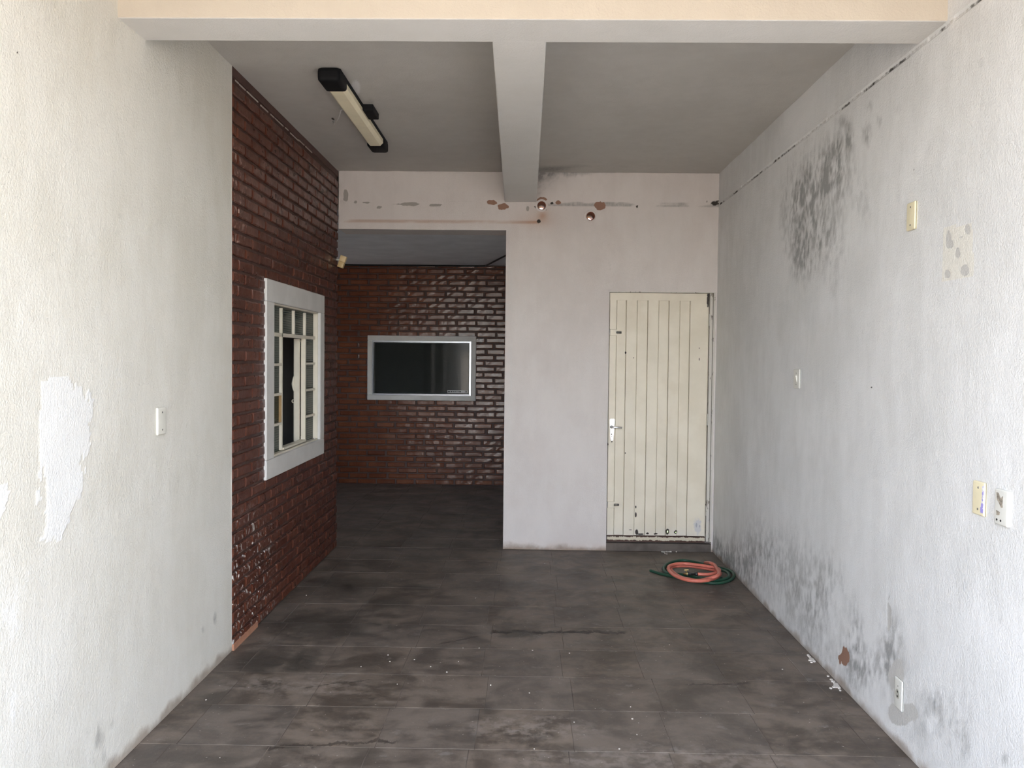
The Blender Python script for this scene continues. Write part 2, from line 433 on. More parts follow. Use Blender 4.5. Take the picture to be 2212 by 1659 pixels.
def st_left(A,px,py,U,V):
    sp=fbm(U*22,V*12,8); sm=fbm(U*6,V*6,21)
    jx=(sp-.5)*50; jy=(sm-.5)*40
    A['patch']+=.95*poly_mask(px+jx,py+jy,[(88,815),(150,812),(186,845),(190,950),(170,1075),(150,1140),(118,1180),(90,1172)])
    A['patch']+=.8*poly_mask(px+jx,py+jy,[(-200,1045),(14,1048),(30,1065),(22,1100),(6,1125),(-200,1120)])+.42*np.clip((95-px)/30,0,1)*np.clip((py-1150)/60,0,1)*(sm+sp-.2)  # light on the near edge and low corner, painted in as paler plaster
    for cx,cy,rx,ry,a in ((210,1600,14,34,.8),(465,1335,4,12,.8),(440,1360,5,8,.5),(240,1560,8,16,.5),(262,465,8,10,.35),(185,1590,10,20,.4),(230,1640,40,16,.4)):
        A['mold']+=a*gauss(px,py,cx,cy,rx,ry)*np.clip((sp-.3)*3,0,1.2)
    A['mold']+=.25*gauss(px,py,332,95,4,12)
    for c in ((36,116,2.5,3.5),(20,373,2.5,3.5),(262,456,2,3),(5,522,3,4),(36,842,2,2),(25,953,2,2),(268,17,2,2),(1238,5,0.1,.1)): A['dark']+=disc(px,py,*c)
    return .0012*np.clip(A['chip'],0,1)-.002*np.clip(A['patch'],0,1)
ul=lines([YOPEN,2.3,YBR],[.35,.0125]); vl=lines([0,ZC,3.6],[.0125,.2])
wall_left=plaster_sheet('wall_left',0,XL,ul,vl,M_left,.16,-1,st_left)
tag(wall_left,'cream plaster side wall with a brighter white repainted patch and light painted in at its near edge','wall',kind='structure')

DX0=unproj(1313,900,1,YB)[0]; DX1=unproj(1541,900,1,YB)[0]
HOLES=[unproj(1170,444,1,YB),unproj(1276,467,1,YB)]
HR=0.038
def st_back(A,px,py,U,V):
    sp=fbm(U*26,V*26,8); sm=fbm(U*7,V*7,21); hz=fbm(U*5,V*40,61)
    j=(sp-.5)*1.3
    for c in ((1063,437,9,6),(1087,446,13,8),(1295,444,11,9),(1206,437,5,4),(1170,432,12,6)): A['chipb']+=disc(px,py,*c,j)
    for c in ((747,424,5,11),(793,438,14,2.5),(880,441,28,3.5),(820,448,7,3),(940,443,16,2.5),(768,437,3,3),(1140,452,3,6)): A['chip']+=disc(px,py,*c,j)
    g=np.abs(V-2.955)
    A['mold']+=np.where(g<.02,.55,0)*np.clip((hz-.42)*5,0,1)*((px>1160)*1.0+.35)
    A['dark']+=.75*disc(px,py,1541,439,12,5,(sp-.5)*3.5)+disc(px,py,1376,446,3,3)+disc(px,py,1164,478,4.5,4.5)+disc(px,py,1192,439,4,3)+.9*disc(px,py,1158,447,5,3)
    A['dark']+=.8*disc(px,py,1180,453,2.5,2.5)
    for cx,cy,rx,ry,a in ((1172,380,22,22,1.0),(1215,374,50,10,.7),(1300,372,70,5,.5),(1166,400,8,25,.6)):
        A['mold']+=a*gauss(px,py,cx,cy,rx,ry)*np.clip((sm+sp-.6)*2.2,.2,1.2)
    l2=np.abs(V-unproj(950,479,1,YB)[2])
    A['rust']+=np.where((l2<.008)&(px<1166)&(px>742),.75,0)*np.clip((hz-.3)*3,0,1)
    A['chip']+=np.where((np.abs(l2-.012)<.006)&(px<1166)&(px>742),.5,0)*np.clip((hz-.45)*4,0,1)
    A['rust']+=.8*gauss(px,py,1172,466,10,9)+.30*gauss(px,py,1165,470,40,30)+.3*gauss(px,py,1160,479,30,8)
    A['rust']+=.35*np.clip(1-V/.07,0,1)*(fbm(U*9,V*9,3)>.4)
    A['mold']+=.35*gauss(px,py,1318,700,6,300)*np.clip((sp-.4)*3,0,1)
    A['chip']+=.7*disc(px,py,1100,1186,14,3,j)
    return .0015*np.clip(A['chip']+A['chipb'],0,1)
XLF=-1.612
ul=lines([XLF,XO,DX0,DX1,XR],.0125); vl=lines([0,ZD,ZL,ZC],.0125)
def hole_back(u,v):
    h=((u<XO)&(v<ZL))|((u>DX0)&(u<DX1)&(v<ZD))
    for c in HOLES: h|=((u-c[0])**2+(v-c[2])**2)<(HR+.002)**2
    return h
wall_back=plaster_sheet('wall_back',1,YB,ul,vl,M_back,TB,1,st_back,hole_back)
tag(wall_back,'pinkish white plaster end wall with chipped paint, a passage opening and a doorway','wall',kind='structure')

def st_ceil(A,px,py,U,V):
    sp=fbm(U*18,V*18,8); sm=fbm(U*5,V*5,21)
    A['patch']+=.62*np.clip(gauss(px,py,768,190,16,26)*1.2+gauss(px,py,815,265,8,30)*.7,0,1)
    A['mold']+=.75*gauss(px,py,765,212,14,8)+.55*gauss(px,py,800,225,8,14)
    A['mold']+=.9*gauss(px,py,1190,366,40,6)+.6*gauss(px,py,1270,360,90,5)*np.clip(sm*1.8-.3,0,1)
    A['dark']+=disc(px,py,719,258,2.5,5)
    A['patch']+=disc(px,py,690,236,20,1.5)*.5
    return np.zeros(U.shape)
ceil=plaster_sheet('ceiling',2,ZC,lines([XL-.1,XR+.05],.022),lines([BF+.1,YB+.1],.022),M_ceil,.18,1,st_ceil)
tag(ceil,'dull beige plaster ceiling of the carport','ceiling',kind='structure')

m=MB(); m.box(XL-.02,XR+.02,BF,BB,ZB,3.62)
wf=m.build('wall_front',M_front_lit); wf.data.materials.append(M_beam)
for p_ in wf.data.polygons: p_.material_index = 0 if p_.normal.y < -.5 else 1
tag(wf,'front beam spanning between the side walls, warm light painted into its front face','beam',kind='structure')
# lengthwise ceiling beam: corners measured on its soffit
c=[unproj(1064,96,2,ZB),unproj(1180,96,2,ZB),unproj(1159,437,2,ZB),unproj(1090,437,2,ZB)]
for k in (0,1): c[k][1]=BB-.01
for k in (2,3): c[k][1]=YB+.01
m=MB(); m.hexa([tuple(p) for p in c]+[(p[0],p[1],ZC+.05) for p in c])
cb=m.build('ceiling_beam',M_beam); tag(cb,'pale grey plastered beam running lengthwise under the ceiling','beam',kind='structure')
for o in (wf,cb):
    bv=o.modifiers.new('bevel','BEVEL'); bv.width=.006; bv.segments=2

m=MB(); m.box(XL-.16,XR+.16,YOPEN,BF+.02,3.16,3.4)  # unseen ceiling, set low to hold light off the upper walls
fc=m.build('ceiling_front',M_ceil); tag(fc,'unseen plaster ceiling of the front bay, set low to shade the upper walls','ceiling',kind='structure')
# outer shell that keeps the rooms dark
m=MB()
m.box(XL-.12,XR+.16,BB-.01,YB+TB,ZC+.10,ZC+.35)               # roof slab over carport
m.box(-4.6,XL-.12,BF,YB+TB,ZC+.0,ZC+.35)                     # roof slab over side room
m.box(-4.6,-.02,YB+TB,YF+3.2,ZPC+.12,ZC+.35)                  # roof slab over passage and office
rf=m.build('roof',M_outer); tag(rf,'flat concrete roof slab over the carport','roof',kind='structure')
m=MB(); m.box(-4.2,XO+.16,YB+TB-.0,YF+.05,ZPC,ZPC+.12)
pc=m.build('ceiling_passage',M_psoft); tag(pc,'low grey plaster ceiling of the passage behind the opening','ceiling',kind='structure')
m=MB(); m.box(XO+.0,XO+.16,YB+TB,YF+.05,0,ZPC)
pw=m.build('wall_passage_right',M_psoft); tag(pw,'plain plaster wall closing the passage on the garden side','wall',kind='structure')
m=MB(); m.box(-4.35,-4.2,YB-.15,9.2,0,ZPC); m.box(-4.35,-4.2,9.9,YF+.05,0,ZPC); m.box(-4.35,-4.2,9.2,9.9,0,1.4); m.box(-4.35,-4.2,9.2,9.9,2.2,ZPC)  # opening added out of view to brighten the passage ceiling
m.box(-4.2,XL-.13,YB-.10,YB+.02,0,ZPC)
pl=m.build('wall_passage_left',M_psoft); tag(pl,'plaster wall at the dark end of the passage, with an added opening for light','wall',kind='structure')
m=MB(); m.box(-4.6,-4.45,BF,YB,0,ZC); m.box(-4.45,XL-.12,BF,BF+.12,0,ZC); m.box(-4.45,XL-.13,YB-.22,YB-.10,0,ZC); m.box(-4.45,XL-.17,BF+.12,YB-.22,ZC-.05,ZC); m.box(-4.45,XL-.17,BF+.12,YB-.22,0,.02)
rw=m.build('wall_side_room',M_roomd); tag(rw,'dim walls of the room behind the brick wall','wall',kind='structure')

# ground outside
m=MB(); m.box(-25,25,-30,YOPEN,-.3,-.02)
m.box(-25,-4.45,YOPEN,25,-.3,-.02)
gd=m.build('ground',M_drive); tag(gd,'sunlit concrete driveway outside the carport','ground',kind='structure')
m=MB(); m.box(-14,14,-9.3,-9,-.1,1.7); m.box(-14.1,14.1,-9.36,-8.94,1.7,1.8)  # unseen wall added to bounce sunlight deep into the carport
fo=m.build('wall_bounce',simple('bounce_wall_cream',(.50,.46,.40),.85,var=.06,scale=2,bump=.004)); tag(fo,'added unseen cream wall behind the camera, bounces sun into the carport','wall',kind='structure')
m=MB(); m.box(XO+.16,8,YB+TB,20,-.3,-.05)
gg=m.build('ground_garden',M_grass); tag(gg,'green garden lawn behind the end wall','lawn',kind='structure')

# ------------------------------------------------------------------ floor with stone slabs
m=MB(); m.box(XL-.01,XR+.01,YOPEN,YB+TB,-.25,-.0012); m.box(-4.2,XO,YB+TB,YF,-.25,-.0012); m.box(-4.2,XLF,YB,YB+TB,-.25,-.0012)
floor=m.build('floor',M_joint); tag(floor,'brown grey stone slab floor with cracks and dark stains','floor',kind='structure')
PIT=.42; GAP=.0026
slab_cache={}
def slab_mesh(w,d):
    k=(round(w,3),round(d,3))
    if k not in slab_cache:
        b=.0014; x,y=w/2,d/2
        v=[(-x,-y,-.02),(x,-y,-.02),(x,y,-.02),(-x,y,-.02),(-x,-y,-b),(x,-y,-b),(x,y,-b),(-x,y,-b),(-x+b,-y+b,0),(x-b,-y+b,0),(x-b,y-b,0),(-x+b,y-b,0)]
        f=[(0,1,5,4),(1,2,6,5),(2,3,7,6),(3,0,4,7),(4,5,9,8),(5,6,10,9),(6,7,11,10),(7,4,8,11),(8,9,10,11)]
        me=bpy.data.meshes.new('floor_slab'); me.from_pydata(v,[],f); me.materials.append(M_floor); me.update(); slab_cache[k]=me
    return slab_cache[k]
def slab(x0,x1,y0,y1):
    x0+=GAP/2; x1-=GAP/2; y0+=GAP/2; y1-=GAP/2
    if x1-x0<.03 or y1-y0<.03: return
    o=bpy.data.objects.new('floor_slab',slab_mesh(x1-x0,y1-y0)); COL.objects.link(o); o.parent=floor
    o.location=((x0+x1)/2,(y0+y1)/2,random.uniform(-.0008,.0008))
    o.rotation_euler=(random.uniform(-.001,.001),random.uniform(-.001,.001),0)
yr=floorp(1100,1402)[1]; xj=floorp(1222,1470)[0]
ys=[yr+k*.412 for k in range(-4,16)]
for iy in range(len(ys)-1):
    y0,y1=ys[iy],min(ys[iy+1],YF)
    if y0>=YF: break
    shift=((iy*37)%5-2)*.012
    for ix in range(-9,6):
        x0=xj+ix*PIT+shift; x1=x0+PIT
        if y1<=YB: lo,hi=XL,XR
        elif y0>=YB: lo,hi=-4.15,XO
        else:
            # row crossing the end wall line: split
            lo,hi=XL,XR
            a0,a1=max(x0,lo),min(x1,hi)
            if a1-a0>.03: slab(a0,a1,y0,YB)
            b0,b1=max(x0,-4.15),min(x1,XO)
            if b1-b0>.03: slab(b0,b1,YB,y1)
            continue
        a0,a1=max(x0,lo),min(x1,hi)
        if a1-a0>.03: slab(a0,a1,y0,y1)

# ------------------------------------------------------------------ brick walls
BP,BZ,BL,BH,BD=.250,.0730,.226,.0535,.012
brick_cache={}
def brick_mesh(L,var,axis,mat,H=BH):
    k=(round(L,3),var,axis,round(H,3),mat.name)
    if k in brick_cache: return brick_cache[k]
    r=random.Random(var*131+int(L*1000)); n=5; b=.007; D=.016
    xs=np.linspace(-L/2,L/2,n); v=[];f=[]
    ring=[(-L/2,-H/2),( -L/2,H/2),(L/2,H/2),(L/2,-H/2)]
    # outline with slight irregularity: bottom row, top row; back at depth 0, shoulder, face
    bot=[(x,-H/2+r.uniform(-.0025,.0015)) for x in xs]; top=[(x,H/2+r.uniform(-.0015,.0025)) for x in reversed(xs)]
    out=bot+top; m_=len(out)
    def lay(poly,d): return [(p[0],p[1],d) for p in poly]
    inn=[]
    for (x,z) in out:
        sx=max(-L/2+b*r.uniform(.6,1.3),min(L/2-b*r.uniform(.6,1.3),x)); sz=max(-H/2+b*r.uniform(.5,1.2),min(H/2-b*r.uniform(.5,1.2),z)); inn.append((sx,sz))
    pts=lay(out,0)+lay(out,D-.005)+lay(inn,D)
    pts=[(p[0],p[1],p[2]+(r.uniform(-.0012,.0012) if i>=2*m_ else 0)) for i,p in enumerate(pts)]
    for a in (0,m_):
        for i in range(m_):
            j=(i+1)%m_; f.append((a+i,a+j,a+m_+j,a+m_+i))
    for i in range(n-1): f.append((2*m_+i,2*m_+i+1,2*m_+m_-2-i,2*m_+m_-1-i))
    if axis==0: v=[(p[2],p[0],p[1]) for p in pts]                 # wall facing +x, length along y
    else: v=[(p[0],-p[2],p[1]) for p in pts]; 
    me=bpy.data.meshes.new('brick'); me.from_pydata(v,[],f); me.materials.append(mat)
    bm=bmesh.new(); bm.from_mesh(me); bmesh.ops.recalc_face_normals(bm,faces=bm.faces)
    fc=[q for q in bm.faces if len(q.verts)==4]
    bm.to_mesh(me); bm.free(); me.update(); brick_cache[k]=me
    return me
def brick_field(parent,axis,plane,u0,u1,z0,z1,cut,mat,off,limit=300,BD=BD,BL=BL):
    """bricks on a wall plane. cut: list of (ua,ub,za,zb) rectangles kept free"""
    L=[]; rows=int((z1-z0)/BZ)
    for k in range(rows+1):
        zb=z0+k*BZ+.008; zt=min(zb+BH,z1-.004)
        if zt-zb<.02: continue
        u=u0-((k%2)*.5+off+random.uniform(-.04,.04))*BP
        while u<u1:
            a,b=u,u+BL+random.uniform(-.006,.006); u+=BP+random.uniform(-.004,.004)
            segs=[(max(a,u0+.002),min(b,u1-.002))]
            for (ca,cb_,za,zb2) in cut:
                if zt>za and zb<zb2:
                    ns=[]
                    for (p,q) in segs:
                        if q<=ca or p>=cb_: ns.append((p,q))
                        else:
                            if p<ca: ns.append((p,ca))
                            if q>cb_: ns.append((cb_,q))
                    segs=ns
            for p,q in segs:
                if q-p>.03: L.append((round((q-p)/.01)*.01 if q-p<BL-.02 else round(q-p,2),(p+q)/2,(zb+zt)/2,zt-zb))
    def area(e):
        l,u,z,h=e
        if axis==0: P=[(plane,u-l/2,z-h/2),(plane,u+l/2,z-h/2),(plane,u+l/2,z+h/2)]
        else: P=[(u-l/2,plane,z-h/2),(u+l/2,plane,z-h/2),(u+l/2,plane,z+h/2)]
        q=proj(np.array(P)); c=q.mean(0)
        vis=(0<c[0]<IW) and (0<c[1]<IH)
        if axis==1: vis=vis and (726<c[0]<1093)
        return abs(q[1][0]-q[0][0])*abs(q[2][1]-q[1][1])*(1 if vis else .001) + (c[0] if axis==1 else 0)*.001
    L.sort(key=area,reverse=True)
    rest=MB()
    for i,(l,u,z,h) in enumerate(L):
        me=brick_mesh(l,random.randrange(5),axis,mat,round(h,3))
        loc=(plane-BD-.003+random.uniform(-.0015,.0015),u,z) if axis==0 else (u,plane+BD+.003+random.uniform(-.0015,.0015),z)
        rz=random.uniform(-.006,.006)
        if i<limit:
            o=bpy.data.objects.new('brick',me); COL.objects.link(o); o.parent=parent; o.location=loc
            o.rotation_euler=((rz,0,0) if axis==0 else (0,rz,0))
        else:
            rest.add([(p.co[0]+loc[0],p.co[1]+loc[1],p.co[2]+loc[2]) for p in me.vertices],[tuple(q.vertices) for q in me.polygons])
    if rest.v:
        o=objw('brick_field',rest.v,rest.f,mat,parent); tag(o,kind='stuff')

# --- left brick wall and its window opening (plane x = XL)
wo=[unproj(570,602,0,XL),unproj(696,637,0,XL),unproj(696,980,0,XL),unproj(570,1037,0,XL)]
WY0=(wo[0][1]+wo[3][1])/2; WY1=(wo[1][1]+wo[2][1])/2; WZ1=(wo[0][2]+wo[1][2])/2; WZ0=(wo[2][2]+wo[3][2])/2
wi=[unproj(587,655,0,XL),unproj(687.5,674,0,XL),unproj(687.5,951,0,XL),unproj(587,987,0,XL)]
IY0=(wi[0][1]+wi[3][1])/2; IY1=(wi[1][1]+wi[2][1])/2; IZ1=(wi[0][2]+wi[1][2])/2; IZ0=(wi[2][2]+wi[3][2])/2
print('WIN1',WY0,WY1,WZ0,WZ1,'inner',IY0,IY1,IZ0,IZ1)
m=MB(); xa,xb=XL-.15,XL-.007
m.box(xa,xb,YBR,IY0,0,ZC); m.box(xa,xb,IY1,YB,0,ZC); m.box(xa,xb,IY0,IY1,0,IZ0); m.box(xa,xb,IY0,IY1,IZ1,ZC)
wlb=m.build('wall_left_brick',M_mortar); tag(wlb,'glossy dark red painted brick wall with a white framed window','wall',kind='structure')
brick_field(wlb,0,XL,YBR,YB,0.0,ZC-.055,[(WY0+.05,WY1-.05,WZ0+.06,WZ1-.06)],M_brickL,.15,BD=.007,BL=.236)
m=MB(); m.box(XL-.012,XL+.002,YBR,YB,ZC-.05,ZC)
o=m.build('render_band',simple('brown_render_band',(.085,.040,.030),.6,var=.2,scale=12,bump=.004),wlb)
m=MB(); pts=[]
yy=YBR+.05
while yy<YBR+1.6:
    ln=random.uniform(.05,.22); zz=ZC-.055-random.uniform(0,.012)
    m.box(XL-.001,XL+.003,yy,yy+ln,zz-.004,zz+.004); yy+=ln+random.uniform(.0,.06)
o=m.build('paint_smear',simple('old_paint_smear',(.45,.38,.34),.8,scale=30),wlb); 
m=MB(); rect_ring_ = [(WY0-.014,WY0+.02,WZ0-.014,WZ1+.014),(WY1-.02,WY1+.012,WZ0-.014,WZ1+.014)]
for (a_,b_,c_,d_) in rect_ring_: m.box(XL-.008,XL-.0004,a_,b_,c_,d_)
m.build('mortar_fillet',M_mortar,wlb)
# terracotta kerb strip at the near foot of the brick wall
m=MB(); m.box(XL-.01,XL+.012,YBR,YBR+.42,0,.035)
m.build('plinth_strip',simple('bare_terracotta',(.42,.20,.12),.8,scale=18,bump=.004),wlb)

# --- far brick wall with fixed window (plane y = YF)
f0=unproj(794.5,724,1,YF); f1=unproj(1027.5,866,1,YF)
FX0,FX1,FZ1,FZ0=f0[0],f1[0],(f0[2]+unproj(1027,727,1,YF)[2])/2,(f1[2]+unproj(795,864,1,YF)[2])/2
g0=unproj(804.5,735.5,1,YF); g1=unproj(1017,855.5,1,YF)
GX0,GX1,GZ1,GZ0=g0[0],g1[0],g0[2],g1[2]
m=MB(); ya,yb_=YF+BD,YF+.16
m.box(-4.2,GX0,ya,yb_,0,ZPC); m.box(GX1,XO+.1,ya,yb_,0,ZPC); m.box(GX0,GX1,ya,yb_,0,GZ0); m.box(GX0,GX1,ya,yb_,GZ1,ZPC)
wfb=m.build('wall_far_brick',M_mortar); tag(wfb,'red brown brick wall with glossy bricks at the end of the passage','wall',kind='structure')
brick_field(wfb,1,YF,-3.3,XO,0.0,ZPC-.01,[(FX0+.03,FX1-.03,FZ0+.04,FZ1-.04)],M_brickF,.35)
# room behind the far window
m=MB(); y2=YF+3.0
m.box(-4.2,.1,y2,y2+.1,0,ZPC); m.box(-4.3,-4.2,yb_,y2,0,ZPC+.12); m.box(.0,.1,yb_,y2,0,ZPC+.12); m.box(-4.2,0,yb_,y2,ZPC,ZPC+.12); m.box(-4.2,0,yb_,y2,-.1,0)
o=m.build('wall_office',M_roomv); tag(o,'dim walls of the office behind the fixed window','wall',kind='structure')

# ------------------------------------------------------------------ window 1 (steel casement in the left brick wall)
M_surr=NT('window_surround_plaster')
M_surr=M_surr.fin(M_surr.mix(M_surr.ramp(M_surr.noise(5,4),.35,.65),(.60,.58,.55),(.66,.64,.61)),.7,M_surr.bump(M_surr.noise(40,4),.3,.005))
M_steel=simple('cream_steel_paint',(.74,.68,.56),.4,var=.05,scale=10)
t=NT('ribbed_green_glass')
z=t.sep()[2]; rib=t.math('SINE',t.math('MULTIPLY',z,2*math.pi/.0165))
gl=t.fin((.045,.075,.062),.22,t.bump(rib,.9,.004),0,.10,**{'Transmission Weight':.45,'IOR':1.25})
M_rib=gl
M_bare=simple('bare_pine_bead',(.42,.27,.12),.6,scale=18)
M_dk=simple('dark_plastic',(.012,.012,.013),.35,var=.1)
def rect_ring(mb,axis,a,b,o_,i_):
    """frame: o_=(u0,u1,z0,z1) outer, i_ inner; between planes a..b on axis"""
    def bx(u0,u1,z0,z1):
        if axis==0: mb.box(a,b,u0,u1,z0,z1)
        else: mb.box(u0,u1,a,b,z0,z1)
    bx(o_[0],o_[1],i_[3],o_[3]); bx(o_[0],o_[1],o_[2],i_[2]); bx(o_[0],i_[0],i_[2],i_[3]); bx(i_[1],o_[1],i_[2],i_[3])
    return mb
w1=thing('window_1','cream steel window with ribbed panes and an open middle sash in the brick wall','window',(XL,(WY0+WY1)/2,WZ0),kind='structure')
sur=MB()
ob=[(WY0,WZ0-.012),(WY1,WZ0+.012),(WY1,WZ1),(WY0,WZ1)]
rect_ring(sur,0,XL-.14,XL+.018,(WY0,WY1,WZ0,WZ1),(IY0,IY1,IZ0,IZ1))
so=sur.build('surround',M_surr,w1); bv=so.modifiers.new('b','BEVEL'); bv.width=.006; bv.segments=2
# slope of the surround's corners follows the photographed outline
NC,NR=4,5
FT=.022                                     # profile width seen on the face
xf0,xf1=XL-.052,XL-.020                     # steel profile depth
cw=(IY1-IY0)/NC; rh=(IZ1-IZ0)/NR
fr=MB(); rect_ring(fr,0,xf0-.01,XL-.004,(IY0,IY1,IZ0,IZ1),(IY0+.012,IY1-.010,IZ0+.012,IZ1-.010))
fr.build('outer_frame',M_steel,w1)
def bar(y0,y1,z0,z1,name='glazing_bar',xx=(xf0,xf1),mat=M_steel):
    b=MB(); b.box(xx[0],xx[1],y0,y1,z0,z1); return b.build(name,mat,w1)
zt=IZ0+4*rh
for i in (1,2,3):
    yc=IY0+i*cw
    bar(yc-.009,yc+.009,zt,IZ1-.018)
    if i!=2: bar(yc-.011,yc+.011,IZ0+.018,zt,'mullion')
bar(IY0+.018,IY1-.018,zt-.012,zt+.012,'transom')
for c0 in (0,3):
    for r in (1,2,3):
        zz=IZ0+r*rh
        bar(IY0+c0*cw+(.018 if c0==0 else .011),IY0+(c0+1)*cw-(.011 if c0==0 else .018),zz-.008,zz+.008)
# unpainted bead beside one pane
bar(IY0+cw-.016,IY0+cw-.0112,IZ0+rh+.01,IZ0+2*rh-.01,'timber_bead',(xf0+.004,xf1-.001),M_bare)
def pane(y0,y1,z0,z1):
    b=MB(); b.box(xf0+.010,xf0+.014,y0,y1,z0,z1); return b.build('pane',M_rib,w1)
for c0 in range(4): pane(IY0+c0*cw+.006,IY0+(c0+1)*cw-.006,zt+.008,IZ1-.012)
for c0 in (0,3):
    for r in range(4): pane(IY0+c0*cw+.006,IY0+(c0+1)*cw-.006,IZ0+r*rh+.006,IZ0+(r+1)*rh-.006)
# open middle sash: folded inwards round its far hinges, the hinge stile shows
hy=IY0+3*cw-.018
sash=MB(); sash.box(XL-.095,XL-.056,hy-.024,hy-.004,IZ0+.02,zt-.014)
so=sash.build('sash_stile',M_steel,w1)
sr=MB(); rect_ring(sr,0,XL-.105,XL-.085,(hy,hy+2*cw-.05,IZ0+.02,zt-.014),(hy+.022,hy+2*cw-.072,IZ0+.042,zt-.036))
sr.build('sash_frame',M_steel,w1)
b=MB(); b.box(XL-.098,XL-.094,hy+.018,hy+2*cw-.068,IZ0+.04,zt-.034); b.build('sash_pane',M_rib,w1)
zs=IZ0+2.25*rh
b=MB(); b.tube([(XL-.094,hy-.022,zs+.06),(XL-.099,hy-.026,zs+.035),(XL-.104,hy-.028,zs),(XL-.099,hy-.026,zs-.035),(XL-.094,hy-.022,zs-.06)],[.004,.008,.010,.008,.004],8)
b.build('stay_arm',M_steel,w1,True)
b=MB(); zz=IZ0+1.6*rh
b.tube([(XL-.101+.010*math.cos(a),hy-.020,zz+.012*math.sin(a)) for a in np.linspace(0,2*math.pi,13)],.0035,6,False); b.build('catch_eye',M_steel,w1,True)
for yc in (IY0+.03,IY1-.045):
    b=MB(); b.bevbox(XL-.022,XL-.006,yc-.014,yc+.014,IZ0+.0,IZ0+.016,.004); b.build('sill_lug',simple('white_lug',(.8,.79,.76),.5),w1)
bar(IY0+cw+.011,IY0+3*cw-.011,IZ0+.018,IZ0+.032,'sash_sill',(XL-.056,XL-.012))

# ------------------------------------------------------------------ window 2 (fixed tinted pane in far wall)
M_alu=simple('bright_aluminium',(.78,.79,.82),.33,1.0,var=.04,scale=8)
t=NT('tinted_glass')
M_tint=t.fin((.050,.056,.052),.05,None,0,.10,**{'Transmission Weight':.5,'IOR':1.45})
w2=thing('window_2','fixed dark tinted window with bright aluminium frame in the far brick wall','window',((FX0+FX1)/2,YF,FZ0),kind='structure')
s2=MB(); rect_ring(s2,1,YF-.02,YF+.15,(FX0,FX1,FZ0,FZ1),(GX0,GX1,GZ0,GZ1))
so=s2.build('surround',M_surr,w2); bv=so.modifiers.new('b','BEVEL'); bv.width=.006; bv.segments=2
e=.030
al=MB()
def alu_bar(o4):
    al.add(o4,[(0,1,2,3)])
yo,yi=YF-.026,YF+.012
O=[(GX0,GZ0),(GX1,GZ0),(GX1,GZ1),(GX0,GZ1)]; I=[(GX0+e,GZ0+e),(GX1-e,GZ0+e),(GX1-e,GZ1-e),(GX0+e,GZ1-e)]
Md=[(GX0+.021,GZ0+.021),(GX1-.021,GZ0+.021),(GX1-.021,GZ1-.021),(GX0+.021,GZ1-.021)]
v=[];
for ring,yv in ((O,YF+.02),(O,yo+.002),(Md,yo),(I,yi),(I,YF+.03)): v+=[(p[0],yv,p[1]) for p in ring]
f=[]
for k in range(4):
    for i in range(4): j=(i+1)%4; f.append((k*4+i,k*4+j,(k+1)*4+j,(k+1)*4+i))
al.add(v,f); al.build('aluminium_frame',M_alu,w2)
b=MB(); b.box(GX0+e-.005,GX1-e+.005,YF+.016,YF+.022,GZ0+e-.005,GZ1-e+.005); b.build('pane',M_tint,w2)
k0=unproj(966,843,1,YF); k1=unproj(1010,849.4,1,YF)
b=MB(); b.box(k0[0],k1[0],YF+.0135,YF+.0155,k1[2],k0[2]); st=b.build('sticker',simple('sticker_paper',(.55,.53,.52),.5,var=.03),w2)
b=MB(); sx=(k1[0]-k0[0]); zc=(k0[2]+k1[2])/2; hh=(k0[2]-k1[2])
x=.03
for wd in (.10,.085,.05,.06,.03,.05,.09):
    b.box(k0[0]+x*sx,k0[0]+(x+wd)*sx,YF+.0128,YF+.0134,zc-.18*hh,zc+.16*hh); x+=wd+.03
b.prism([(k0[0]+p*sx,zc+q*hh) for p,q in ((.885,.02),(.925,.33),(.965,.02),(.95,.02),(.95,-.28),(.90,-.28),(.90,.02))],1,YF+.0128,YF+.0134)
b.build('printed_line',simple('sticker_ink',(.03,.04,.035),.6),st)

# ------------------------------------------------------------------ passage ceiling details
p=[unproj(1049,574.5,2,ZPC-.012),unproj(1120,538,2,ZPC-.012)]
p[0][1]=min(p[0][1],YF-.03)
b=MB(); b.tube([(-3.3,YF-.012,ZPC-.012),(p[0][0]-.25,YF-.012,ZPC-.013),(p[0][0]-.03,YF-.02,ZPC-.012),tuple(p[0]),tuple((p[0]+p[1])/2),tuple(p[1])],.010,8)
o=b.build('ceiling_cable',M_dk); tag(o,'dark cable running along the passage ceiling edge above the far bricks','cable')

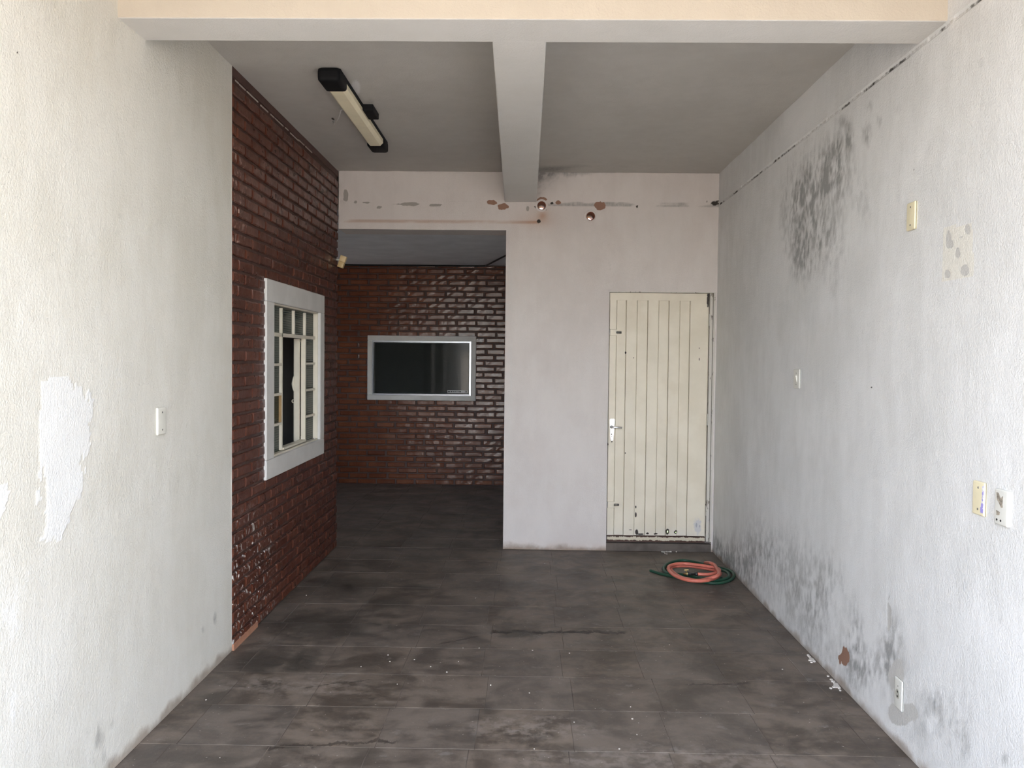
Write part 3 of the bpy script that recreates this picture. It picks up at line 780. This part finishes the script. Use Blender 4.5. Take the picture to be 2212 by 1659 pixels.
# ------------------------------------------------------------------ vent pipes through the end wall
M_terra=simple('old_terracotta',(.20,.065,.035),.75,var=.25,scale=40,bump=.004)
for n,cc in enumerate(HOLES):
    V=[];F=[];N=28
    prof=[(.031,YB-.003),(.036,YB-.003),(.037,YB+.002),(.037,YB+TB+.01),(.031,YB+TB+.01)]
    for (r,yv) in prof:
        for k in range(N):
            a=2*math.pi*k/N; V.append((cc[0]+r*math.cos(a),yv,cc[2]+r*math.sin(a)))
    for i in range(len(prof)):
        i2=(i+1)%len(prof)
        for k in range(N): k2=(k+1)%N; F.append((i*N+k,i*N+k2,i2*N+k2,i2*N+k))
    b=MB(); b.add(V,F)
    kV=[(cc[0]+r*math.cos(2*math.pi*k/N),yv,cc[2]+r*math.sin(2*math.pi*k/N)) for (r,yv) in ((.0365,YB+.02),(.0365,YB-.0015),(.051,YB-.0015),(.056,YB+.004)) for k in range(N)]
    kF=[(i*N+k,i*N+(k+1)%N,(i+1)*N+(k+1)%N,(i+1)*N+k) for i in range(3) for k in range(N)]
    kb=MB(); kb.add(kV,kF); kb.build('pipe_collar',M_back,wall_back,True)
    o=b.build('vent_pipe',M_terra,None,True,origin=(cc[0],YB,cc[2]))
    tag(o,('terracotta pipe end in the end wall right beside the ceiling beam, daylight inside','terracotta pipe end in the end wall above the cream door, daylight inside')[n],'pipe','terracotta pipes through the end wall')

# ------------------------------------------------------------------ door 1
def door_mat():
    t=NT('cream_door_paint')
    c=t.mix(t.ramp(t.noise(4,4),.35,.65),(.70,.63,.505),(.76,.69,.565))
    c=t.mix(t.math('MULTIPLY',t.ramp(t.noise(2.2,5,.6,t.mapped((1,1,.6),(3,0,1))),.55,.75),.30),c,(.52,.40,.28))
    sx,sy,sz=t.sep(); zb=unproj(1420,1160,1,YB+.03)[2]
    low=t.ramp(sz,zb-.02,zb+.06,1,0)
    rn=t.noise(30,5,.7)
    c=t.mix(t.ramp(t.math('MULTIPLY',low,t.math('ADD',rn,.28)),.62,.70),c,(.075,.028,.014))
    white=t.ramp(sz,zb+.0,zb+.12,1,0)
    c=t.mix(t.math('MULTIPLY',white,.25),c,(.62,.62,.62))
    sp=None
    for (px,py,rx,rz) in ((1352,762,.007,.010),(1369,773,.004,.004),(1511,752,.003,.006),(1511,776,.003,.012),(1351,979,.004,.006),(1313,763,.006,.006),(1322,954,.004,.01),(1374,1096,.006,.012),(1530,650,.010,.05),(1531,638,.012,.02),(1362,1145,.012,.003),(1374,1113,.0075,.022),(1376,1150,.013,.026),(1384,1155,.032,.007),(1399,1153,.012,.009),(1417,1154,.018,.007),(1442,1149,.015,.026),(1460,1150,.014,.016),(1505,1135,.006,.02),(1512,1137,.004,.012),(1313,960,.006,.012)):
        p=unproj(px,py,1,YB+.02); b=t.blob((p[0],YB+.02,p[2]),(rx,.2,rz),.22,60,.2); sp=b if sp is None else t.math('MAXIMUM',sp,b)
    c=t.mix(sp,c,(.022,.013,.009))
    p=unproj(1507,1137,1,YB+.02); c=t.mix(t.math('MULTIPLY',t.blob((p[0],YB+.02,p[2]),(.03,.2,.06),.4,40,.3),.7),c,(.50,.50,.54))
    t.fin(c,.45,t.bump(t.noise(9,3),.12,.01),0,.45)
    # rusted-through holes at the foot
    hole=None
    for (px,py,rx,rz) in ((1443,1150,.007,.013),(1461,1151,.008,.006)):
        p=unproj(px,py,1,YB+.02); b=t.blob((p[0],YB+.02,p[2]),(rx,.2,rz),.12,90,.08); hole=b if hole is None else t.math('MAXIMUM',hole,b)
    tr=t.n('ShaderNodeBsdfTransparent'); mx=t.n('ShaderNodeMixShader')
    t.set(mx.inputs[0],hole); t.t.links.new(t.b.outputs[0],mx.inputs[1]); t.t.links.new(tr.outputs[0],mx.inputs[2]); t.t.links.new(mx.outputs[0],t.out.inputs[0])
    return t.m
M_door=door_mat()
t=NT('rusty_rail_paint')
rn=t.noise(26,5,.75); sz=t.sep()[2]
zr0=unproj(1420,1171,1,YB+.03)[2]; zr1=unproj(1420,1158,1,YB+.03)[2]
edge=t.math('ABSOLUTE',t.math('SUBTRACT',t.math('DIVIDE',t.math('SUBTRACT',sz,zr0),(zr1-zr0)),.56))
M_rail=t.fin(t.mix(t.ramp(t.math('ADD',edge,t.math('MULTIPLY',t.math('SUBTRACT',rn,.5),.9)),.22,.30),(.60,.53,.41),(.06,.022,.012)),.6,t.bump(rn,.4,.006))
M_jamb=NT('worn_jamb_paint')
t=M_jamb; rn=t.noise(16,5,.75,t.mapped((2,1,.5)))
M_jamb=t.fin(t.mix(t.ramp(rn,.58,.64),(.58,.55,.49),(.10,.075,.055)),.6,t.bump(rn,.4,.005))
d1=thing('door_1','cream metal door with vertical ribs, chrome handle and rusted foot','door',((DX0+DX1)/2,YB+.03,.08),kind='structure')
def dpx(x,y=900,yy=YB+.03): return unproj(x,y,1,yy)[0]
def dpz(y,x=1420,yy=YB+.03): return unproj(x,y,1,yy)[2]
ZT=dpz(633.5); ZBOT=dpz(1157); ztop=dpz(649.5)
yl=YB+.030
# x of the rib edges (photographed at mid height)
ex=[1315,1330.5,1351,1374.5,1397.5,1421,1443,1466.5,1488.5,1528.5]
ex=[dpx(a-1.2) for a in ex]
b=MB(); b.box(ex[0],ex[-1],yl,yl+.03,ztop,ZT); b.build('top_rail',M_door,d1)
b=MB(); b.box(DX0,DX1,yl+.030,yl+.034,zr0-.01,ZD); b.build('back_sheet',M_door,d1)
for i in range(len(ex)-1):
    x0,x1=ex[i],ex[i+1]
    prd=(i%2==0)
    y0=yl-(0 if prd else -.009)
    b=MB(); sl=.004
    zt_=ztop
    b.prism([(x0+.0008,y0+.02),(x0+.0008,y0+sl),(x0+sl+.0005,y0),(x1-sl-.0005,y0),(x1-.0008,y0+sl),(x1-.0008,y0+.02)],2,ZBOT,zt_)
    b.build('panel_rib' if 0<i<len(ex)-2 else 'stile',M_door,d1)
b=MB(); b.bevbox(ex[0]+.004,ex[-1]-.002,yl-.004,yl+.03,zr0,zr1,.003); b.build('bottom_rail',M_rail,d1)
# jambs: head and hinge side
b=MB(); b.box(DX0,DX1,YB+.002,YB+.05,dpz(632.5),ZD); b.build('head_jamb',M_jamb,d1)
b=MB(); b.box(ex[-1]+.007,DX1-.016,YB+.020,YB+.10,.085,ZT+.004); b.build('hinge_jamb',M_jamb,d1)
b=MB(); b.box(DX1-.013,DX1+.001,YB+.004,YB+.10,.085,ZT+.004); b.build('hinge_jamb',M_jamb,d1)
b=MB(); b.box(DX0-.001,ex[0]-.003,YB+.02,YB+.10,.085,ZT+.004); b.build('lock_jamb',simple('dark_brown_gap',(.10,.075,.055),.8,scale=30),d1)  # dark brown strip in the gap beside the leaf
for py in (690,905,1100):
    zz=dpz(py); b=MB(); b.tube([(ex[-1]+.0035,yl-.004,zz-.05),(ex[-1]+.0035,yl-.004,zz+.05)],.0055,8); b.build('hinge',M_jamb,d1,True)
# chrome handle set
M_chr=simple('polished_chrome',(.84,.85,.87),.28,1.0,var=.02)
hp=lambda px,py: unproj(px,py,1,yl-.004)
pl=[hp(1317.0,906.5),hp(1319,904.3),hp(1326,904.3),hp(1328.5,906.5),hp(1327.3,921),hp(1326,936),hp(1324.8,950),hp(1323.5,952),hp(1319.5,951.5),hp(1318.5,949),hp(1317.6,930)]
hs=MB(); hs.prism([(q[0],q[2]) for q in pl],1,yl-.006,yl); ho=hs.build('handle_plate',M_chr,d1); bv=ho.modifiers.new('b','BEVEL'); bv.width=.002; bv.segments=2
h0=hp(1321.5,922.3); h1=hp(1342,923.6)
hb=MB(); hb.tube([(h0[0],yl-.004,h0[2]),(h0[0],yl-.04,h0[2]),(h0[0]+.006,yl-.047,h0[2]),(h0[0]+.02,yl-.048,h0[2]),((h0[0]+h1[0])/2,yl-.048,h0[2]),(h1[0],yl-.046,h1[2])],[.008,.008,.0085,.009,.008,.007],10); hb.build('lever',simple('satin_chrome',(.90,.90,.91),.45,1.0,var=.02),ho,True)
hb=MB(); 
for (px,py,r) in ((1321.2,938,.006),(1321,942.5,.004),(1320.8,949.5,.0035),(1322,906.6,.0035)):
    q=hp(px,py); hb.tube([(q[0],yl-.0072,q[2]),(q[0],yl-.0058,q[2])],r,10)
q=hp(1321.2,922.3); hb.tube([(q[0],yl-.0075,q[2]),(q[0],yl-.0058,q[2])],.014,14)
hb.build('keyhole',M_dk,ho)
M_bolt=simple('worn_bolt_steel',(.20,.19,.175),.5,.6,var=.3,scale=40)
for (px,py) in ((1328,716),(1329,1088.5)):
    q=unproj(px,py,1,yl-.01); bo=MB(); bo.bevbox(ex[0]+.002,ex[1]+.002,yl-.011,yl,q[2]-.034,q[2]+.018,.002); ho2=bo.build('bolt_housing',M_door,d1)
    bo=MB(); bo.tube([(ex[1]-.004,yl-.008,q[2]-.008),(dpx(1339.5),yl-.008,q[2]-.008)],.010,8); bo.build('sliding_bolt',M_bolt,ho2,True)
    bo=MB(); bo.box(ex[0]-.006,ex[0]+.006,yl-.013,yl-.004,q[2]-.034,q[2]+.018); bo.build('keeper',M_bolt,ho2)
# step under the door
b=MB(); b.box(DX0+.001,DX1-.001,YB+.006,YB+TB-.01,-.002,dpz(1172.5)-.003)
o=b.build('door_step',simple('step_cement',(.105,.085,.072),.8,var=.25,scale=9,bump=.005),None,origin=((DX0+DX1)/2,YB+.1,0)); tag(o,'low brown cement step under the cream metal door','step',kind='structure')

# ------------------------------------------------------------------ ceiling light
M_cap=simple('black_lamp_cap',(.006,.006,.007),.6,0,.18,var=.1)
M_dif=simple('yellowed_diffuser',(.93,.84,.61),.38,var=.05,scale=6)
zl=ZC-.005; zlo=ZC-.075
A0=unproj(709,149,2,ZC-.012); A1=unproj(736,199.5,2,zlo); B0=unproj(806,316,2,zlo); B1=unproj(819,331,2,zlo)
lx=(A0[0]+A1[0]+B0[0]+B1[0])/4; print('lamp',A0,A1,B0,B1)
lt=thing('ceiling_light','long fluorescent ceiling lamp with yellowed diffuser and black end caps','lamp',(lx,(A0[1]+B1[1])/2,zlo))
wdt=.062
def ceil_box(mb,x0,x1,y0,y1,za,zb,ch):
    mb.prism([(x0,zb),(x0,za+ch),(x0+ch,za),(x1-ch,za),(x1,za+ch),(x1,zb)],1,y0,y1)
b=MB(); ceil_box(b,lx-wdt+.006,lx+wdt-.006,A1[1]-.02,B0[1]+.02,zlo+.004,ZC-.022,.02); b.build('diffuser',M_dif,lt)
b=MB(); b.box(lx-wdt+.002,lx+wdt-.002,A0[1]+.03,B1[1]-.03,ZC-.024,ZC-.001); b.build('lamp_base',M_cap,lt)
for (y0,y1) in ((A0[1],A1[1]),(B0[1],B1[1])):
    b=MB(); b.bevbox(lx-wdt,lx+wdt,y0,y1,zlo,ZC-.001,.022,3); b.build('end_cap',M_cap,lt,True)
s0=unproj(776,231,2,ZC-.02); s1=unproj(799,252,2,ZC-.02)
b=MB(); b.bevbox(lx+wdt-.006,lx+wdt+.060,min(s0[1],s1[1]),max(s0[1],s1[1]),ZC-.040,ZC-.001,.005); b.build('starter_box',M_cap,lt)
q0=unproj(737,238,2,ZC-.02); q1=unproj(722,268,2,ZC-.03); q2=unproj(719,262,2,ZC-.004)
b=MB(); b.tube([(lx-wdt+.01,q0[1]-.02,ZC-.015),tuple(q0),tuple((q0+q1)/2+np.array([.008,0,-.004])),tuple(q1),tuple(q2)],.0035,6); b.build('wire',simple('white_wire',(.75,.73,.70),.5),lt,True)

# ------------------------------------------------------------------ wall plates and sockets
M_ivory=simple('ivory_plastic',(.80,.72,.50),.35,var=.04); M_white=simple('white_plastic',(.72,.71,.66),.3,var=.03)
M_pale=simple('pale_wall_plastic',(.72,.70,.62),.35,var=.04)
def plate(name,label,cat,side,px0,px1,pyt,pyb,mat,screws=True,th=.010):
    X=XR if side>0 else XL
    a=unproj(px0,(pyt+pyb)/2,0,X); c=unproj(px1,(pyt+pyb)/2,0,X)
    y0,y1=min(a[1],c[1]),max(a[1],c[1]); xm=(px0+px1)/2
    zt=unproj(xm,pyt,0,X)[2]; zb=unproj(xm,pyb,0,X)[2]
    o=thing(name,label,cat,(X,(y0+y1)/2,(zt+zb)/2))
    s=-1 if side>0 else 1
    b=MB(); xs=sorted((X+s*th,X-s*.002)); b.bevbox(xs[0],xs[1],y0,y1,zb,zt,.006,3); b.build('cover_plate',mat,o,True)
    yc=(y0+y1)/2; zc=(zt+zb)/2; xf=X+s*th
    if screws:
        for zz in (zc-(zt-zb)*.32,zc+(zt-zb)*.32):
            b=MB(); b.tube([(xf-s*.001,yc,zz),(xf+s*.0012,yc,zz)],.004,10); b.build('screw',M_bolt,o,True)
    return o,yc,zc,xf,s,(y0,y1,zb,zt)
plate('blank_plate','ivory blank wall plate high on the mouldy white wall','wall plate',1,1963,1981,437,497,M_ivory)
o,yc,zc,xf,s,bb=plate('light_switch','small white switch plate alone at mid height on the white wall','light switch',1,1717.5,1730,797,839,M_white,False)
b=MB(); b.hexa([(xf+s*.0,yc-.012,zc-.022),(xf+s*.001,yc-.012,zc-.022),(xf+s*.001,yc+.012,zc-.022),(xf,yc+.012,zc-.022),(xf,yc-.012,zc+.018),(xf+s*.009,yc-.012,zc+.018),(xf+s*.009,yc+.012,zc+.018),(xf,yc+.012,zc+.018)]); b.build('rocker',M_pale,o)
for zz in (zc+.032,zc-.034):
    b=MB(); b.tube([(xf-s*.001,yc,zz),(xf+s*.0012,yc,zz)],.003,8); b.build('screw',M_bolt,o,True)
o,yc,zc,xf,s,bb=plate('blank_plate','cream blank plate with violet paint along one edge beside a worn socket plate','wall plate',1,2106,2132,1040,1113,M_ivory)
t=NT('violet_overpaint'); nz=t.noise(60,4,.6)
M_vio=t.fin(t.mix(t.ramp(nz,.46,.54),(.85,.84,.82),(.36,.32,.70)),.5)
y0,y1,zb,zt=bb
b=MB(); b.prism([(y0+.003,zb+.012),(y0+.003,zt-.010),(y0+.014,zt-.014),(y0+.012,zc+.01),(y0+.022,zb+.025),(y0+.020,zb+.012)],0,xf+s*.0002,xf+s*.001); b.build('paint_smear',M_vio,o)
o,yc,zc,xf,s,bb=plate('socket_plate','worn white socket plate with grey scuffs beside the cream blank plate','socket',1,2157,2185,1058,1136,M_white,False,.014)
y0,y1,zb,zt=bb
M_scuff=simple('plate_scuff',(.30,.26,.21),.8,var=.5,scale=90)
def edge_blob(b,pts): b.prism([(yc+p*(y1-y0),zc+q*(zt-zb)) for p,q in pts],0,xf+s*.0002,xf+s*.0009)
b=MB(); edge_blob(b,[(.36,.40),(.20,.40),(.02,.27),(-.16,.34),(-.14,.15),(-.16,.02),(-.04,.0),(.14,.12),(.30,.20)]); b.build('scuff',M_scuff,o)
b=MB(); edge_blob(b,[(.34,-.10),(.05,-.13),(.08,-.22),(.30,-.24)]); b.build('scuff',M_scuff,o)
for p,q in ((.28,-.36),(-.02,-.36)):
    b=MB(); b.tube([(xf-s*.001,yc+p*(y1-y0),zc+q*(zt-zb)),(xf+s*.0012,yc+p*(y1-y0),zc+q*(zt-zb))],.004,8); b.build('socket_hole',M_dk,o)
o,yc,zc,xf,s,bb=plate('power_socket','white power socket plate low on the mouldy wall near the floor','socket',1,1936,1953,1466,1532,M_white,False)
b=MB(); b.tube([(xf-s*.001,yc,zc),(xf+s*.0016,yc,zc)],.020,18); so=b.build('socket_insert',simple('grey_insert',(.45,.44,.38),.5),o)
for dz in (.010,-.010):
    b=MB(); b.tube([(xf,yc,zc+dz),(xf+s*.0024,yc,zc+dz)],.005,8); b.build('socket_hole',M_dk,so)
b=MB(); b.tube([(xf-s*.001,yc,zc+.034),(xf+s*.0012,yc,zc+.034)],.0028,8); b.build('screw',M_bolt,o)
plate('blank_plate','white blank plate on the cream plaster wall opposite the mouldy wall','wall plate',-1,336.5,355,880,939,M_pale)

# ------------------------------------------------------------------ alarm sensor on the brick corner
sy=YB-.06; q=unproj(740.5,566,1,sy)
sn=thing('motion_sensor','small yellowed beige alarm sensor tilted on the brick wall corner','sensor',(XL,sy,q[2]))
cx,cz=q[0],q[2]; M_beige=simple('yellowed_beige_plastic',(.66,.50,.27),.4,var=.06,scale=30)
def rotpts(mb,ang=.33):
    c,s_=math.cos(ang),math.sin(ang)
    mb.v=[(cx+(x-cx)*c+(z-cz)*s_,y,cz-(x-cx)*s_+(z-cz)*c) for x,y,z in mb.v]; return mb
b=MB(); b.bevbox(cx-.026,cx+.026,sy-.045,sy,cz-.001,cz+.05,.004); rotpts(b).build('upper_housing',M_beige,sn,True)
b=MB(); b.bevbox(cx-.025,cx+.025,sy-.048,sy,cz-.052,cz-.001,.005); rotpts(b).build('lens_cover',simple('beige_lens',(.58,.42,.20),.25,var=.05),sn,True)
b=MB(); b.tube([(XL-.005,sy-.01,cz+.012),(XL+.012,sy-.012,cz+.02),(cx-.01,sy-.01,cz+.01)],.008,8); b.build('bracket',M_pale,sn,True)

# ------------------------------------------------------------------ garden hoses on the floor
def catmull(P,n=8):
    P=[np.array(p,float) for p in P]; P=[2*P[0]-P[1]]+P+[2*P[-1]-P[-2]]; out=[]
    for i in range(1,len(P)-2):
        for k in range(n):
            t_=k/n; a,b_,c_,d_=P[i-1:i+3]
            out.append(.5*((2*b_)+(-a+c_)*t_+(2*a-5*b_+4*c_-d_)*t_*t_+(-a+3*b_-3*c_+d_)*t_**3))
    out.append(P[-2]); return out
def hp_(x,y,z): 
    return floorp(1390+x/10.055,1180+y/10.055,z)
def hose_pts(L,n=8): return [tuple(p) for p in catmull([hp_(*q) for q in L],n)]
gr=[(150,525,.012),(330,585,.012),(560,640,.012),(800,690,.012),(1050,730,.012),(1300,775,.013),(1550,800,.013),(1780,775,.013),(1930,700,.013),(1965,610,.013),(1880,530,.013),(1700,480,.013),(1450,420,.013),(1150,350,.013),(900,310,.013),(700,320,.013),(520,380,.013),(430,480,.013),(500,570,.014),(700,610,.02),(900,620,.028),(1150,680,.028),(1400,740,.028),(1650,735,.028),(1830,680,.028),(1850,600,.028),(1750,530,.028),(1500,480,.014),(1250,420,.013),(1000,390,.013),(780,395,.013),(600,440,.013),(520,510,.013),(640,590,.016),(820,610,.028),(1060,650,.028),(1280,690,.028),(1500,710,.028),(1700,690,.028)]
m=MB(); m.tube(hose_pts(gr,7),.0115,8)
M_green=simple('green_hose_rubber',(.012,.060,.034),.4,var=.15,scale=20)
q=hp_(1300,570,0)
gh=m.build('garden_hose',M_green,None,True,origin=(q[0],q[1],0)); tag(gh,'dark green garden hose coiled loosely on the floor under the orange hose','hose','coiled hoses by the door')
orr=[(1180,605,0.078),(1400,612,0.078),(1560,580,0.078),(1650,530,0.078),(1600,475,0.078),(1400,440,0.078),(1150,405,0.078),(900,380,0.078),(700,388,0.078),(570,430,0.078),(545,500,0.078),(640,610,0.078),(800,690,0.078),(980,738,0.078),(1180,755,0.078),(1420,735,0.078),(1600,670,0.055),(1665,590,0.055),(1590,530,0.055),(1400,490,0.055),(1180,455,0.055),(980,430,0.055),(800,430,0.055),(660,440,0.055),(590,490,0.055),(660,580,0.055),(800,665,0.055),(960,715,0.078),(1180,745,0.078),(1420,700,0.078),(1600,640,0.100),(1640,570,0.100),(1590,480,0.100),(1540,405,0.100),(1450,362,0.100),(1340,358,0.055)]
m=MB(); m.tube(hose_pts(orr,7),.0125,8)
M_or=simple('coral_hose_rubber',(.60,.16,.11),.4,var=.08,scale=20)
oh=thing('garden_hose','orange red garden hose with brass nozzle coiled on top of the green hose','hose',(q[0],q[1],.0),'coiled hoses by the door')
m.build('hose_tube',M_or,oh,True)
e0=hp_(1180,605,.078); e1=hp_(1000,600,.066)
m=MB(); m.tube([tuple(e0),tuple((e0*2+e1)/3),tuple((e0*2+e1)/3+np.array([-.001,0,0])),tuple(e1),tuple(e1+np.array([-.012,0,0]))],[.0135,.015,.011,.012,.018],10); m.build('hose_coupling',M_dk,oh,True)
e2=hp_(870,600,.056)
M_brass=simple('dull_brass',(.62,.44,.20),.35,.9,var=.1)
m=MB(); m.tube([tuple(e1+np.array([-.012,0,0])),tuple((e1+e2)/2),tuple(e2)],[.013,.009,.006],10); no=m.build('nozzle',M_brass,oh,True)
mm=(e1+e2)/2; m=MB(); m.tube([tuple(mm),tuple(mm+np.array([-.004,.0,.028]))],.004,8); m.tube([tuple(mm+np.array([-.018,0,.028])),tuple(mm+np.array([.014,0,.030]))],.0045,8); m.build('tap_lever',M_brass,no)

# ------------------------------------------------------------------ flakes of fallen paint on the floor
m=MB()
spots=[(1027,1292),(1446,1393),(1144,1497),(1362,1527),(1366,1553),(1376,1587),(838,1415),(965,1452),(858,1478),(842,1429),(990,1429),(445,1512),(475,1637),(662,1286),(1177,1217),(1690,1446),(1000,1400),(1035,1400),(1230,1411),(1338,1618),(1154,1618),(1240,1560),(895,1425),(1060,1480),(1500,1225),(1150,1405),(780,1440),(930,1440)]
for (px,py) in spots:
    p=floorp(px,py,.0015); r=random.uniform(.0025,.0055); k=random.randint(4,6); a0=random.random()*6
    poly=[(p[0]+r*random.uniform(.6,1.2)*math.cos(a0+2*math.pi*i/k),p[1]+r*random.uniform(.6,1.2)*math.sin(a0+2*math.pi*i/k)) for i in range(k)]
    m.prism(poly,2,.0008,.0035)
for (px,py,n_) in ((1757,1422,14),(1812,1480,26),(1440,1189,10)):
    for k in range(n_):
        p=floorp(px+random.gauss(0,9),py+random.gauss(0,6),.0015)
        p[0]=min(p[0],XR-.02); p[1]=min(p[1],YB-.02)
        r=random.uniform(.004,.012); kk=5; a0=random.random()*6
        m.prism([(p[0]+r*random.uniform(.6,1.2)*math.cos(a0+2*math.pi*i/kk),p[1]+r*random.uniform(.6,1.2)*math.sin(a0+2*math.pi*i/kk)) for i in range(kk)],2,.0008,.004+random.uniform(0,.003))
o=m.build('paint_flakes',simple('fallen_paint',(.62,.58,.53),.8,scale=60)); tag(o,'small pale flakes of fallen paint scattered over the stone floor','paint flakes',kind='stuff')
